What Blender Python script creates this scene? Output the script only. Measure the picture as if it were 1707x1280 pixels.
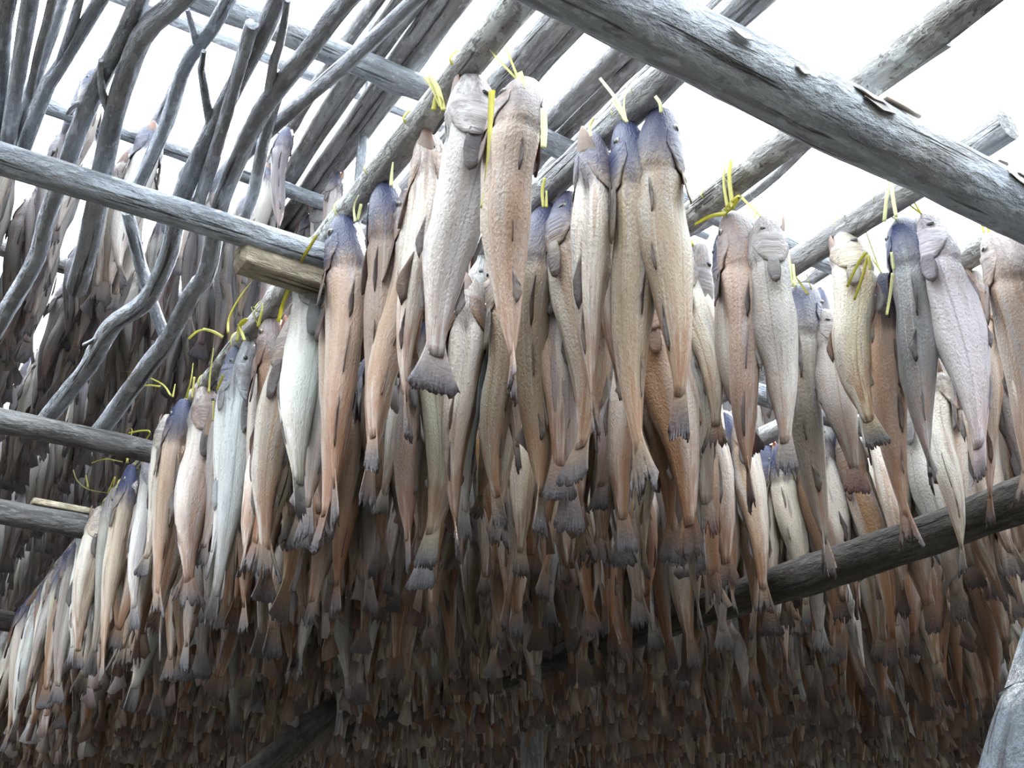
import bpy, math, random
import numpy as np
from mathutils import Vector, Matrix, noise
from mathutils.bvhtree import BVHTree

sc = bpy.context.scene
for o in list(bpy.data.objects):
    bpy.data.objects.remove(o)
COL = sc.collection
PI = math.pi

# ------------------------------------------------------------------ camera
F_PX, PITCH, CAM_Z = 1750.0, math.radians(27.0), 1.5
cam_d = bpy.data.cameras.new('camera')
cam_d.sensor_fit = 'HORIZONTAL'
cam_d.sensor_width = 36.0
cam_d.lens = F_PX / 1707.0 * 36.0
cam_d.clip_start = 0.02
cam_d.clip_end = 500
cam = bpy.data.objects.new('camera', cam_d)
COL.objects.link(cam)
cam.location = (0, 0, CAM_Z)
cam.rotation_euler = (math.radians(90) + PITCH, 0, 0)
sc.camera = cam

# ------------------------------------------------------------------ sky, sun, exposure
world = bpy.data.worlds.new('sky')
sc.world = world
world.use_nodes = True
wn = world.node_tree.nodes
wn['Background'].inputs['Color'].default_value = (0.86, 0.94, 1.0, 1)
wn['Background'].inputs['Strength'].default_value = 4.0
sun_d = bpy.data.lights.new('sun', 'SUN')
sun_d.energy = 8.0
sun_d.angle = math.radians(1.0)
sun_d.color = (1.0, 0.95, 0.86)
sun = bpy.data.objects.new('sun', sun_d)
COL.objects.link(sun)
SUN_AZ, SUN_EL = math.radians(24), math.radians(50)
sun_dir = Vector((math.sin(SUN_AZ) * math.cos(SUN_EL), math.cos(SUN_AZ) * math.cos(SUN_EL), math.sin(SUN_EL)))
sun.rotation_euler = sun_dir.to_track_quat('Z', 'Y').to_euler()
sun.location = (6, 12, 14)
sc.view_settings.view_transform = 'Standard'
sc.view_settings.look = 'None'
sc.view_settings.exposure = 0.95
sc.view_settings.gamma = 1.0
sc.view_settings.use_curve_mapping = False
sc.cycles.max_bounces = 4
sc.cycles.adaptive_threshold = 0.04
sc.cycles.diffuse_bounces = 1
sc.cycles.glossy_bounces = 2

# ------------------------------------------------------------------ geometry of the rack
EYE = Vector((0, 0, CAM_Z))
FW = Vector((0, math.cos(PITCH), math.sin(PITCH)))
UP = Vector((0, -math.sin(PITCH), math.cos(PITCH)))
RT = Vector((1, 0, 0))
AZ = math.radians(-32.0)
D = Vector((math.sin(AZ), math.cos(AZ), 0))       # along the fish poles, away from the viewer
N = Vector((math.cos(AZ), -math.sin(AZ), 0))      # along the cross beams
H = CAM_Z + 1.40                                  # height of the fish poles
HB = CAM_Z + 2.72                                 # height of the upper poles
ROWS = [0.70 + 0.33 * k for k in range(18)]

def ray(u, v):
    return FW + RT * ((u - 853.5) / F_PX) + UP * ((640 - v) / F_PX)

def at_z(u, v, z):
    r = ray(u, v)
    return EYE + r * ((z - CAM_Z) / r.z)

def at_off(u, v, off):
    r = ray(u, v)
    return EYE + r * (off / r.dot(N))

def at_depth(u, v, d):
    return EYE + ray(u, v) * d

def rack(s, off, z):
    return D * s + N * off + Vector((0, 0, z))

def pix(p):
    q = p - EYE
    d = q.dot(FW)
    return 853.5 + F_PX * q.dot(RT) / d, 640 - F_PX * q.dot(UP) / d

# ------------------------------------------------------------------ materials
def new_mat(name):
    m = bpy.data.materials.new(name)
    m.use_nodes = True
    nt = m.node_tree
    return m, nt, nt.nodes['Principled BSDF']

class G:
    def __init__(s, nt):
        s.nt = nt
    def n(s, t, **kw):
        x = s.nt.nodes.new(t)
        for k, v in kw.items():
            setattr(x, k, v)
        return x
    def put(s, sock, v):
        if hasattr(v, 'is_linked'):
            s.nt.links.new(v, sock)
        elif isinstance(v, (tuple, list)) and len(v) == 3 and sock.type == 'RGBA':
            sock.default_value = (*v, 1)
        else:
            sock.default_value = v
    def math(s, op, a, b=0.0, clamp=False):
        x = s.n('ShaderNodeMath', operation=op, use_clamp=clamp)
        s.put(x.inputs[0], a)
        s.put(x.inputs[1], b)
        return x.outputs[0]
    def mix(s, f, a, b, mode='MIX'):
        x = s.n('ShaderNodeMix', data_type='RGBA', blend_type=mode)
        s.put(x.inputs[0], f)
        s.put(x.inputs[6], a)
        s.put(x.inputs[7], b)
        return x.outputs[2]
    def ramp(s, f, lo, hi, a=0.0, b=1.0):
        x = s.n('ShaderNodeMapRange', interpolation_type='SMOOTHSTEP')
        s.put(x.inputs['Value'], f)
        for k, v in zip(('From Min', 'From Max', 'To Min', 'To Max'), (lo, hi, a, b)):
            x.inputs[k].default_value = v
        return x.outputs[0]
    def noise(s, vec, scale, detail=3.0, rough=0.55, dim='3D', w=None):
        x = s.n('ShaderNodeTexNoise', noise_dimensions=dim)
        if vec is not None:
            s.put(x.inputs['Vector'], vec)
        if w is not None:
            s.put(x.inputs['W'], w)
        x.inputs['Scale'].default_value = scale
        x.inputs['Detail'].default_value = detail
        x.inputs['Roughness'].default_value = rough
        return x.outputs['Fac']
    def scale(s, vec, v3):
        x = s.n('ShaderNodeVectorMath', operation='MULTIPLY')
        s.put(x.inputs[0], vec)
        x.inputs[1].default_value = v3
        return x.outputs[0]
    def bump(s, h, strength, dist):
        x = s.n('ShaderNodeBump')
        s.put(x.inputs['Height'], h)
        x.inputs['Strength'].default_value = strength
        x.inputs['Distance'].default_value = dist
        return x.outputs[0]

def wood_mat(name, light, dark, lichen=0.0, lichen_col=(0.50, 0.52, 0.46), warm=(0.20, 0.13, 0.08)):
    m, nt, bs = new_mat(name)
    g = G(nt)
    at = g.n('ShaderNodeAttribute', attribute_name='wood_co')
    oi = g.n('ShaderNodeObjectInfo')
    co = at.outputs['Vector']
    w = g.math('MULTIPLY', oi.outputs['Random'], 37.0)
    grain = g.noise(g.scale(co, (1, 1, 0.10)), 42, 4, 0.6, '4D', w)
    broad = g.noise(g.scale(co, (1, 1, 0.35)), 9, 3, 0.55, '4D', w)
    crack = g.noise(g.scale(co, (1, 1, 0.045)), 75, 2, 0.5, '4D', w)
    c = g.mix(g.ramp(grain, 0.34, 0.66), dark, light)
    c = g.mix(g.ramp(broad, 0.52, 0.75, 0, 0.55), c, warm)
    flake = g.noise(g.scale(co, (1, 1, 0.4)), 55, 5, 0.65, '4D', g.math('ADD', w, 5.0))
    c = g.mix(g.ramp(flake, 0.55, 0.62, 0, 0.55), c, tuple(min(1, q * 1.35) for q in light))
    c = g.mix(g.ramp(flake, 0.44, 0.36, 0, 0.6), c, tuple(q * 0.5 for q in dark))
    c = g.mix(g.ramp(crack, 0.38, 0.31, 0, 0.8), c, (0.03, 0.026, 0.024))
    if lichen:
        sp = g.noise(co, 26, 4, 0.6, '4D', w)
        c = g.mix(g.ramp(sp, 0.60 - lichen, 0.64 - lichen, 0, 0.8), c, lichen_col)
        sp2 = g.noise(co, 70, 3, 0.6, '4D', w)
        c = g.mix(g.ramp(sp2, 0.62, 0.68, 0, 0.8), c, (0.07, 0.065, 0.055))
    nt.links.new(c, bs.inputs['Base Color'])
    bs.inputs['Roughness'].default_value = 0.78
    hgt = g.math('ADD', g.math('MULTIPLY', grain, 0.6), g.math('ADD', broad, g.math('ADD', g.ramp(crack, 0.30, 0.38), g.ramp(flake, 0.35, 0.65))))
    nt.links.new(g.bump(hgt, 0.8, 0.008), bs.inputs['Normal'])
    return m

def fish_colour(g, co, tint, alpha, rnd, kind, far=False):
    """co = (t along the fish, dorsal +1 .. belly -1, side)."""
    nt = g.nt
    sep = g.n('ShaderNodeSeparateXYZ')
    g.put(sep.inputs[0], co)
    t, y, x = sep.outputs
    w = g.math('MULTIPLY', rnd, 53.0)
    stretched = g.scale(co, (4.0, 1.0, 1.0))
    n1 = g.noise(stretched, 0.9, 3, 0.55, '4D', w)
    n2 = g.noise(g.scale(co, (7.0, 1.6, 1.6)), 1.5, 4, 0.6, '4D', w)
    n3 = n2 if far else g.noise(g.scale(co, (60.0, 7, 7)), 1.6, 2, 0.6, '4D', w)
    streak = g.noise(g.scale(co, (1.5, 5, 5)), 1.5, 3, 0.6, '4D', w)
    if kind == 'fin':
        c = g.mix(g.ramp(n2, 0.35, 0.7), (0.06, 0.063, 0.078), (0.17, 0.16, 0.16))
        c = g.mix(g.ramp(n1, 0.42, 0.7, 0.1, 0.6), c, tint)
        return c, n3
    if kind == 'tail':
        rays = g.noise(g.scale(co, (2.0, 40.0, 40.0)), 1.2, 2, 0.5, '4D', w)
        c = g.mix(g.ramp(rays, 0.35, 0.65), (0.065, 0.07, 0.09), (0.15, 0.155, 0.175))
        e2 = g.math('ADD', t, g.math('MULTIPLY', g.math('SUBTRACT', n2, 0.5), 0.10))
        c = g.mix(g.ramp(e2, 0.86, 0.985, 0, 0.92), g.mix(0.40, tint, (0.22, 0.14, 0.10)), c)
        return c, n3
    pale = g.mix(0.55, tint, (0.78, 0.76, 0.72))
    back = g.mix(0.45, g.mix(0.0, tint, tint), (0.16, 0.13, 0.12))
    c = g.mix(g.ramp(y, -0.75, 0.25), pale, tint)
    c = g.mix(g.ramp(y, 0.35, 1.0, 0, 0.65), c, back)
    # pinkish and rusty drying patches, weaker on the silvery fish
    sb = g.n('ShaderNodeSeparateColor')
    g.put(sb.inputs[0], tint)
    amt = g.ramp(g.math('SUBTRACT', sb.outputs[0], sb.outputs[2]), 0.0, 0.20, 0.38, 1.0)
    c = g.mix(g.math('MULTIPLY', g.ramp(n1, 0.50, 0.78, 0, 0.5), amt), c, (0.40, 0.25, 0.18))
    c = g.mix(g.math('MULTIPLY', g.ramp(streak, 0.53, 0.76, 0, 0.6), amt), c, (0.27, 0.155, 0.085))
    c = g.mix(g.ramp(streak, 0.45, 0.25, 0, 0.45), c, (0.62, 0.60, 0.58))
    band = g.noise(g.scale(co, (2.2, 1.5, 1.5)), 1.5, 2, 0.5, '4D', g.math('ADD', w, 11.0))
    c = g.mix(g.ramp(band, 0.56, 0.70, 0, 0.50), c, (0.40, 0.40, 0.43))
    c = g.mix(g.math('MULTIPLY', g.ramp(band, 0.45, 0.32, 0, 0.6), amt), c, (0.31, 0.19, 0.125))
    smudge = band if far else g.noise(g.scale(co, (3.0, 2.6, 2.6)), 1.3, 3, 0.6, '4D', g.math('ADD', w, 29.0))
    c = g.mix(g.ramp(smudge, 0.60, 0.72, 0, 0.55), c, (0.12, 0.115, 0.135))
    rust = g.math('MULTIPLY', g.ramp(t, 0.50, 0.84), g.ramp(n2, 0.32, 0.62))
    c = g.mix(g.math('MULTIPLY', g.math('MULTIPLY', rust, 0.75), g.math('ADD', g.math('MULTIPLY', amt, 0.6), 0.4)), c, (0.26, 0.10, 0.04))
    # lateral line
    ll = g.math('ABSOLUTE', g.math('SUBTRACT', y, 0.28))
    c = g.mix(g.math('MULTIPLY', g.ramp(ll, 0.07, 0.0), 0.35), c, (0.12, 0.08, 0.06))
    # fine dark speckles
    if not far:
        c = g.mix(g.ramp(n3, 0.60, 0.72, 0, 0.5), c, (0.10, 0.085, 0.08))
    # slate blue head and neck
    edge = g.math('ADD', t, g.math('MULTIPLY', g.math('SUBTRACT', n2, 0.5), 0.22))
    wr = n2 if far else g.noise(g.scale(co, (25, 2.5, 2.5)), 1.6, 3, 0.6, '4D', w)
    hd2 = g.math('MULTIPLY', g.ramp(edge, 0.26, 0.15), g.ramp(wr, 0.35, 0.65, 0.25, 0.8))
    c = g.mix(hd2, c, (0.19, 0.16, 0.15))
    hd = g.math('MULTIPLY', g.ramp(edge, 0.30, 0.09), alpha)
    c = g.mix(hd, c, g.mix(g.ramp(n1, 0.35, 0.65), (0.020, 0.028, 0.078), (0.060, 0.064, 0.115)))
    # dark tail root
    tl = g.ramp(edge, 0.84, 0.98, 0, 0.6)
    c = g.mix(tl, c, (0.10, 0.10, 0.12))
    return c, n3

def fish_mat(name, kind='body', stuff=False):
    m, nt, bs = new_mat(name)
    g = G(nt)
    co = g.n('ShaderNodeAttribute', attribute_name='fish_co').outputs['Vector']
    if stuff:
        a = g.n('ShaderNodeAttribute', attribute_name='tint')
        tint, alpha = a.outputs['Color'], a.outputs['Alpha']
        rnd = g.n('ShaderNodeAttribute', attribute_name='rnd').outputs['Fac']
    else:
        a = g.n('ShaderNodeObjectInfo')
        tint, alpha, rnd = a.outputs['Color'], a.outputs['Alpha'], a.outputs['Random']
    c, n3 = fish_colour(g, co, tint, alpha, rnd, kind, stuff)
    nt.links.new(c, bs.inputs['Base Color'])
    bs.inputs['Roughness'].default_value = 0.42 if kind == 'body' else 0.55
    bs.inputs['Specular IOR Level'].default_value = 0.28
    if not stuff:
        sc_ = g.n('ShaderNodeTexVoronoi')
        g.put(sc_.inputs['Vector'], g.scale(co, (90, 11, 11)))
        sc_.inputs['Scale'].default_value = 1.0
        hh = g.math('ADD', g.math('MULTIPLY', sc_.outputs['Distance'], 0.35), n3)
        nt.links.new(g.bump(hh, 0.6, 0.004), bs.inputs['Normal'])
    if kind in ('fin', 'tail'):
        tr = g.n('ShaderNodeBsdfTranslucent')
        g.put(tr.inputs['Color'], (0.55, 0.24, 0.08))
        mx = g.n('ShaderNodeMixShader')
        mx.inputs[0].default_value = 0.22
        out = nt.nodes['Material Output']
        nt.links.new(bs.outputs[0], mx.inputs[1])
        nt.links.new(tr.outputs[0], mx.inputs[2])
        nt.links.new(mx.outputs[0], out.inputs['Surface'])
    return m

def thin_mat(name, col, trans, fac, rough=0.5, var=0.25):
    m, nt, bs = new_mat(name)
    g = G(nt)
    oi = g.n('ShaderNodeObjectInfo')
    tc = g.n('ShaderNodeTexCoord')
    nz = g.noise(tc.outputs['Object'], 60, 3, 0.6)
    c = g.mix(g.ramp(nz, 0.3, 0.7), tuple(x * (1 - var) for x in col), col)
    nt.links.new(c, bs.inputs['Base Color'])
    bs.inputs['Roughness'].default_value = rough
    tr = g.n('ShaderNodeBsdfTranslucent')
    g.put(tr.inputs['Color'], trans)
    mx = g.n('ShaderNodeMixShader')
    mx.inputs[0].default_value = fac
    nt.links.new(bs.outputs[0], mx.inputs[1])
    nt.links.new(tr.outputs[0], mx.inputs[2])
    nt.links.new(mx.outputs[0], nt.nodes['Material Output'].inputs['Surface'])
    return m

M = {
    'beam': wood_mat('weathered_beam_wood', (0.52, 0.58, 0.66), (0.26, 0.28, 0.32), warm=(0.32, 0.29, 0.26)),
    'pole': wood_mat('barked_pole_wood', (0.45, 0.46, 0.48), (0.21, 0.205, 0.205), 0.0, warm=(0.30, 0.26, 0.22)),
    'lichen': wood_mat('lichen_pole_wood', (0.42, 0.42, 0.41), (0.19, 0.18, 0.17), 0.06, (0.54, 0.56, 0.54), (0.26, 0.22, 0.18)),
    'branch': wood_mat('branch_bark', (0.48, 0.51, 0.57), (0.23, 0.24, 0.27), 0.0, warm=(0.32, 0.29, 0.27)),
    'dark': wood_mat('near_black_wood', (0.11, 0.10, 0.09), (0.04, 0.036, 0.032), warm=(0.07, 0.05, 0.04)),  # very dark brown wood for rail, brace and far beams
    'shade': wood_mat('interior_shade_wood', (0.19, 0.19, 0.19), (0.075, 0.07, 0.068), warm=(0.12, 0.10, 0.08)),  # shade inside the rack put into the wood colour
    'sawn': wood_mat('sawn_plank_wood', (0.50, 0.44, 0.33), (0.30, 0.25, 0.18), warm=(0.36, 0.27, 0.17)),
    'bare': wood_mat('bare_grey_wood', (0.10, 0.118, 0.138), (0.042, 0.048, 0.058), warm=(0.07, 0.07, 0.07)),
    'fish': fish_mat('dried_fish_skin'),
    'fin': fish_mat('dried_fin', 'fin'),
    'tail': fish_mat('dried_tail', 'tail'),
    'stuff': fish_mat('dried_fish_skin_far', stuff=True),
    'eye': thin_mat('fish_eye', (0.42, 0.40, 0.33), (0.2, 0.2, 0.2), 0.0, 0.25),
    'pupil': thin_mat('fish_pupil', (0.03, 0.03, 0.035), (0.1, 0.1, 0.1), 0.0, 0.2),
    'jaw': thin_mat('dried_jaw_skin', (0.26, 0.21, 0.18), (0.9, 0.35, 0.10), 0.30),
    'strap': thin_mat('yellow_strap', (0.52, 0.49, 0.13), (0.75, 0.72, 0.14), 0.42, 0.4, 0.15),
    'strap_pale': thin_mat('pale_strap', (0.70, 0.70, 0.42), (0.90, 0.90, 0.55), 0.45, 0.4, 0.15),
    'bark': thin_mat('peeling_bark', (0.42, 0.40, 0.38), (0.5, 0.4, 0.3), 0.1, 0.8),
}

# ------------------------------------------------------------------ object helpers
def mesh_of(name, verts, faces, mat, attrs=None, smooth=True):
    me = bpy.data.meshes.new(name)
    me.from_pydata([tuple(v) for v in verts], [], faces)
    me.materials.append(mat)
    if smooth:
        me.polygons.foreach_set('use_smooth', [True] * len(me.polygons))
    for an, (typ, data) in (attrs or {}).items():
        a = me.attributes.new(an, typ, 'POINT')
        key = {'FLOAT': 'value', 'FLOAT_VECTOR': 'vector', 'FLOAT_COLOR': 'color'}[typ]
        a.data.foreach_set(key, np.asarray(data, dtype=np.float32).ravel())
    me.update()
    return me

def link(name, data, parent=None):
    o = bpy.data.objects.new(name, data)
    COL.objects.link(o)
    if parent is not None:
        o.parent = parent
    return o

def tag(o, label, cat, group=None, kind=None):
    o['label'] = label
    o['category'] = cat
    if group:
        o['group'] = group
    if kind:
        o['kind'] = kind
    return o

def spline(pts, n):
    """Catmull-Rom through pts of (Vector, radius)."""
    P = [p for p, _ in pts]
    R = [r for _, r in pts]
    P = [P[0] * 2 - P[1]] + P + [P[-1] * 2 - P[-2]]
    L = [(P[i + 2] - P[i + 1]).length for i in range(len(P) - 3)]
    tot = sum(L)
    out = []
    for k in range(n + 1):
        d = tot * k / n
        i = 0
        while i < len(L) - 1 and d > L[i]:
            d -= L[i]
            i += 1
        u = min(1, d / max(L[i], 1e-6))
        a, b, c, e = P[i:i + 4]
        q = 0.5 * ((2 * b) + (c - a) * u + (2 * a - 5 * b + 4 * c - e) * u * u + (3 * b - a - 3 * c + e) * u ** 3)
        out.append((q, R[i] * (1 - u) + R[i + 1] * u))
    return out

def tube_mesh(name, pts, mat, seed=0, sides=14, step=0.06, rough=0.08, knots=0.3, wob=0.0, square_end=True):
    length = sum((pts[i + 1][0] - pts[i][0]).length for i in range(len(pts) - 1))
    n = max(4, min(160, int(length / step)))
    sp = spline(pts, n)
    rnd = random.Random(seed)
    kn = [(rnd.uniform(0, length), rnd.uniform(0, 2 * PI), rnd.uniform(0.12, 0.35)) for _ in range(int(length * knots * 6))]
    V, FC, WC = [], [], []
    ref = Vector((0, 0, 1))
    s_len = 0.0
    for k, (q, r) in enumerate(sp):
        a = sp[max(k - 1, 0)][0]
        b = sp[min(k + 1, n)][0]
        t = (b - a).normalized()
        if k:
            s_len += (q - sp[k - 1][0]).length
        if abs(t.dot(ref)) > 0.95:
            ref = Vector((1, 0, 0))
        e1 = t.cross(ref).normalized()
        e2 = e1.cross(t).normalized()
        off = Vector((0, 0, 0))
        if wob:
            off = (e1 * noise.noise(Vector((s_len * 1.7, seed * 3.1, 0))) + e2 * noise.noise(Vector((s_len * 1.7, seed * 3.1, 9)))) * wob
        for j in range(sides):
            an = 2 * PI * j / sides
            c, s = math.cos(an), math.sin(an)
            rr = r * (1 + rough * 2 * noise.noise(Vector((c * 1.3 + seed, s * 1.3, s_len * 4))) + rough * noise.noise(Vector((c * 3 + seed, s * 3, s_len * 14))))
            for kp, ka, kr in kn:
                dd = ((s_len - kp) / (r * 1.1)) ** 2 + ((an - ka + PI) % (2 * PI) - PI) ** 2 * 2.2
                if dd < 6:
                    rr += r * kr * math.exp(-dd)
            V.append(q + off + e1 * (c * rr) + e2 * (s * rr))
            WC.append((c * r, s * r, s_len))
    for k in range(n):
        for j in range(sides):
            a = k * sides + j
            b = k * sides + (j + 1) % sides
            FC.append((a, b, b + sides, a + sides))
    for k, fl in ((0, 1), (n, 0)):
        base = len(V)
        for j in range(sides):
            V.append(V[k * sides + j].copy())
            WC.append((WC[k * sides + j][0], WC[k * sides + j][1], 7.0 + k))
        V.append(sum((V[k * sides + j] for j in range(sides)), Vector()) / sides)
        WC.append((0, 0, 7.0 + k))
        for j in range(sides):
            f = (base + j, base + (j + 1) % sides, base + sides)
            FC.append(f if not fl else f[::-1])
    # open winding: outward for the mantle
    FC = [f[::-1] if len(f) == 4 else f for f in FC]
    return mesh_of(name, V, FC, mat, {'wood_co': ('FLOAT_VECTOR', WC)})

SEED = [100]
def pole(name, pts, mat, label, cat='pole', group=None, root=None, **kw):
    SEED[0] += 1
    me = tube_mesh(name, pts, M[mat], seed=SEED[0], **kw)
    o = link(name, me)
    tag(o, label, cat, group)
    return o

def stub(parent, p, direction, length, r, mat, name='branch_stub'):
    SEED[0] += 1
    d = Vector(direction).normalized()
    side = d.cross(Vector((0.3, 0.2, 1))).normalized()
    me = tube_mesh(name, [(p, r), (p + d * length * 0.5 + side * length * 0.06, r * 0.85), (p + d * length, r * 0.55)], M[mat], seed=SEED[0], sides=9, step=0.03)
    return link(name, me, parent)

# ================================================================== SETTING: ground
gm, nt, bs = new_mat('trampled_ground')
g = G(nt)
tc = g.n('ShaderNodeTexCoord')
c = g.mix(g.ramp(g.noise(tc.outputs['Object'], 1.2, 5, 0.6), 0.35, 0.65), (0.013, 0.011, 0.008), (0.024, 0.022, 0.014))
nt.links.new(c, bs.inputs['Base Color'])
bs.inputs['Roughness'].default_value = 0.95
nn = 60
def ground_z(x, y, i, j):
    d = math.hypot(x, y - 4)
    return 0.06 * noise.noise(Vector((i * 0.7, j * 0.7, 3))) + max(0, d - 14) * (0.36 + 0.10 * noise.noise(Vector((x * 0.05, y * 0.05, 1))))  # outer ring of hills added to block low sky light
GV = [(-60 + 120 * i / nn, -50 + 130 * j / nn, ground_z(-60 + 120 * i / nn, -50 + 130 * j / nn, i, j)) for j in range(nn + 1) for i in range(nn + 1)]
GF = [(j * (nn + 1) + i, j * (nn + 1) + i + 1, (j + 1) * (nn + 1) + i + 1, (j + 1) * (nn + 1) + i) for j in range(nn) for i in range(nn)]
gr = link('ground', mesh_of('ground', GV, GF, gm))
gr['kind'] = 'structure'
gr['label'] = 'trampled brown earth under the rack, rising to added low hills that block light'

# ================================================================== RACK: fish poles, cross beams, branches
ORD = ['first', 'second', 'third', 'fourth', 'fifth', 'sixth', 'seventh', 'eighth', 'ninth', 'tenth', 'eleventh', 'twelfth',
       'thirteenth', 'fourteenth', 'fifteenth', 'sixteenth', 'seventeenth', 'eighteenth', 'nineteenth', 'twentieth', 'twenty-first', 'twenty-second',
       'twenty-third', 'twenty-fourth', 'twenty-fifth', 'twenty-sixth', 'twenty-seventh', 'twenty-eighth', 'twenty-ninth', 'thirtieth']
ORD += [t + x for t in ('thirty-', 'forty-', 'fifty-', 'sixty-') for x in ORD[:9]]
R_POLE = 0.028

def row_pts(off, s0, s1, z, r, seed, amp=0.012):
    rn = random.Random(seed)
    n = max(3, int((s1 - s0) / 0.9))
    return [(rack(s0 + (s1 - s0) * i / n, off + rn.uniform(-amp, amp), z + rn.uniform(-amp, amp)), r * (1.08 - 0.2 * i / n)) for i in range(n + 1)]

p = pole('fish_pole', row_pts(ROWS[0], 0.55, 8.6, H, 0.029, 1, 0.004), 'lichen', 'long lichen-speckled pole carrying the front row of dried fish', 'pole', 'poles carrying the fish rows', knots=0.35)
starts = [0.55, 0.80, 0.62, 0.85, 0.70]
for k in range(1, 18):
    s0 = starts[k] if k < 5 else 0.75 + 0.25 * ((k * 7) % 3) / 3
    lab = {1: 'bark-covered pole of the second row, behind the topmost fish', 2: 'thick pole of the third row with its cut end past the big beam',
           3: 'pole of the fourth row running up under the right of the big beam', 4: 'pole of the fifth row near the right edge'}.get(k, f'shaded pole of the {ORD[k]} fish row counting from the front pole')
    pole('fish_pole', row_pts(ROWS[k], s0, 8.6, H, 0.030, k + 1, 0.004), 'pole' if k % 2 else 'lichen', lab, 'pole', 'poles carrying the fish rows', sides=12, knots=0.2 if k < 6 else 0)

# cross beams under the poles
def cross(s, off0, off1, z, r, mat, label, tilt=0.0, ds=0.0, **kw):
    n = 5
    rn = random.Random(int(s * 100))
    pts = []
    for i in range(n + 1):
        q = i / n
        pts.append((rack(s + ds * q + rn.uniform(-.01, .01), off0 + (off1 - off0) * q, z + tilt * q + rn.uniform(-.006, .006)), r * (1.06 - 0.12 * q)))
    return pole('cross_beam', pts, mat, label, 'beam', 'cross beams of the rack', **kw)

big = cross(0.93, -0.15, 6.8, CAM_Z + 1.285, 0.059, 'beam', 'thick weathered beam crossing the upper right above the fish', sides=22, step=0.04, knots=0.12, rough=0.05)
l1 = cross(1.90, -2.2, 6.6, CAM_Z + 1.325, 0.031, 'beam', 'grey beam crossing the left side with a plank end on its right', sides=18, step=0.04, rough=0.05)
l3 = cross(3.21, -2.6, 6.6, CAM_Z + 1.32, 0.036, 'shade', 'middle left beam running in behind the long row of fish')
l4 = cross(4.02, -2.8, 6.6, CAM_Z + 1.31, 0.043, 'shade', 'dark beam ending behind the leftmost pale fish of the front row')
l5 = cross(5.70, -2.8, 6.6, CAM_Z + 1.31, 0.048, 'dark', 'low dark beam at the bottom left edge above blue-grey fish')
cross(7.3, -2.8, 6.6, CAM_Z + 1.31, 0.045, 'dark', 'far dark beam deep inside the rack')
u2 = cross(2.57, -2.0, 6.4, CAM_Z + 2.60, 0.044, 'beam', 'thick upper beam crossing the top left of the rack')
u1 = cross(3.35, -2.6, 6.4, CAM_Z + 2.60, 0.029, 'beam', 'thin upper beam behind the bare branches at the left')
cross(4.41, -2.8, 4.4, CAM_Z + 2.60, 0.036, 'pole', 'upper beam in the shade below the left plank end')
cross(3.64, -2.6, 3.6, CAM_Z + 3.50, 0.027, 'beam', 'highest thin beam above the thick upper left beam')
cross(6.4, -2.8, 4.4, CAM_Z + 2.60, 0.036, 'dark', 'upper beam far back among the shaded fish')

# peeling bark flakes on the big beam (parts)
rn = random.Random(5)
for i in range(16):
    off = rn.uniform(0.75, 2.3)
    cpt = rack(0.93, off, CAM_Z + 1.285)
    an0 = rn.uniform(PI * 0.62, PI * 1.12)
    ln, wd = rn.uniform(0.03, 0.10), rn.uniform(0.25, 0.5)
    V = []
    for a in range(5):
        for b in range(4):
            x = (a / 4 - 0.5) * ln
            an = an0 + (b / 3 - 0.5) * wd * (1 - abs(a / 4 - 0.5) * 1.1)
            rr = 0.0585 + (0.006 * (b / 3) ** 2) + 0.002 * rn.random()
            V.append(cpt + N * x + D * (math.cos(an) * rr) + Vector((0, 0, math.sin(an) * rr)))
    FC = [(a * 4 + b, a * 4 + b + 1, a * 4 + b + 5, a * 4 + b + 4) for a in range(4) for b in range(3)]
    n0 = len(V)
    V2 = [v + (v - cpt - N * (v - cpt).dot(N)).normalized() * 0.003 for v in V]
    FC2 = FC + [tuple(i + n0 for i in f[::-1]) for f in FC]
    link('bark_flake', mesh_of('bark_flake', V + V2, FC2, M['bark']), big)

# sawn plank end resting on the left beam
def box(name, c, ax, ay, az_, sx, sy, sz, mat, bev=0.008):
    V, WC = [], []
    prof = []
    for sgx, sgy in ((1, 1), (-1, 1), (-1, -1), (1, -1)):
        cx_, cy_ = sgx * (sx - bev), sgy * (sy - bev)
        a0 = {(1, 1): 0, (-1, 1): PI / 2, (-1, -1): PI, (1, -1): 1.5 * PI}[(sgx, sgy)]
        for q in range(4):
            prof.append((cx_ + bev * math.cos(a0 + q * PI / 6), cy_ + bev * math.sin(a0 + q * PI / 6)))
    m = len(prof)
    zs = [(-sz, 1 - bev / sx * 1.2), (-sz + bev, 1), (-sz * 0.3, 1), (sz * 0.3, 1), (sz - bev, 1), (sz, 1 - bev / sx * 1.2)]
    for z, k in zs:
        for x, y in prof:
            V.append(c + ax * (x * k) + ay * (y * k) + az_ * z)
            WC.append((x, y, z))
    FC = []
    for i in range(len(zs) - 1):
        for j in range(m):
            FC.append((i * m + j, i * m + (j + 1) % m, (i + 1) * m + (j + 1) % m, (i + 1) * m + j))
    FC.append(tuple(range(m))[::-1])
    FC.append(tuple(range((len(zs) - 1) * m, len(zs) * m)))
    return mesh_of(name, V, FC, mat, {'wood_co': ('FLOAT_VECTOR', WC)}, smooth=False)

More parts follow.
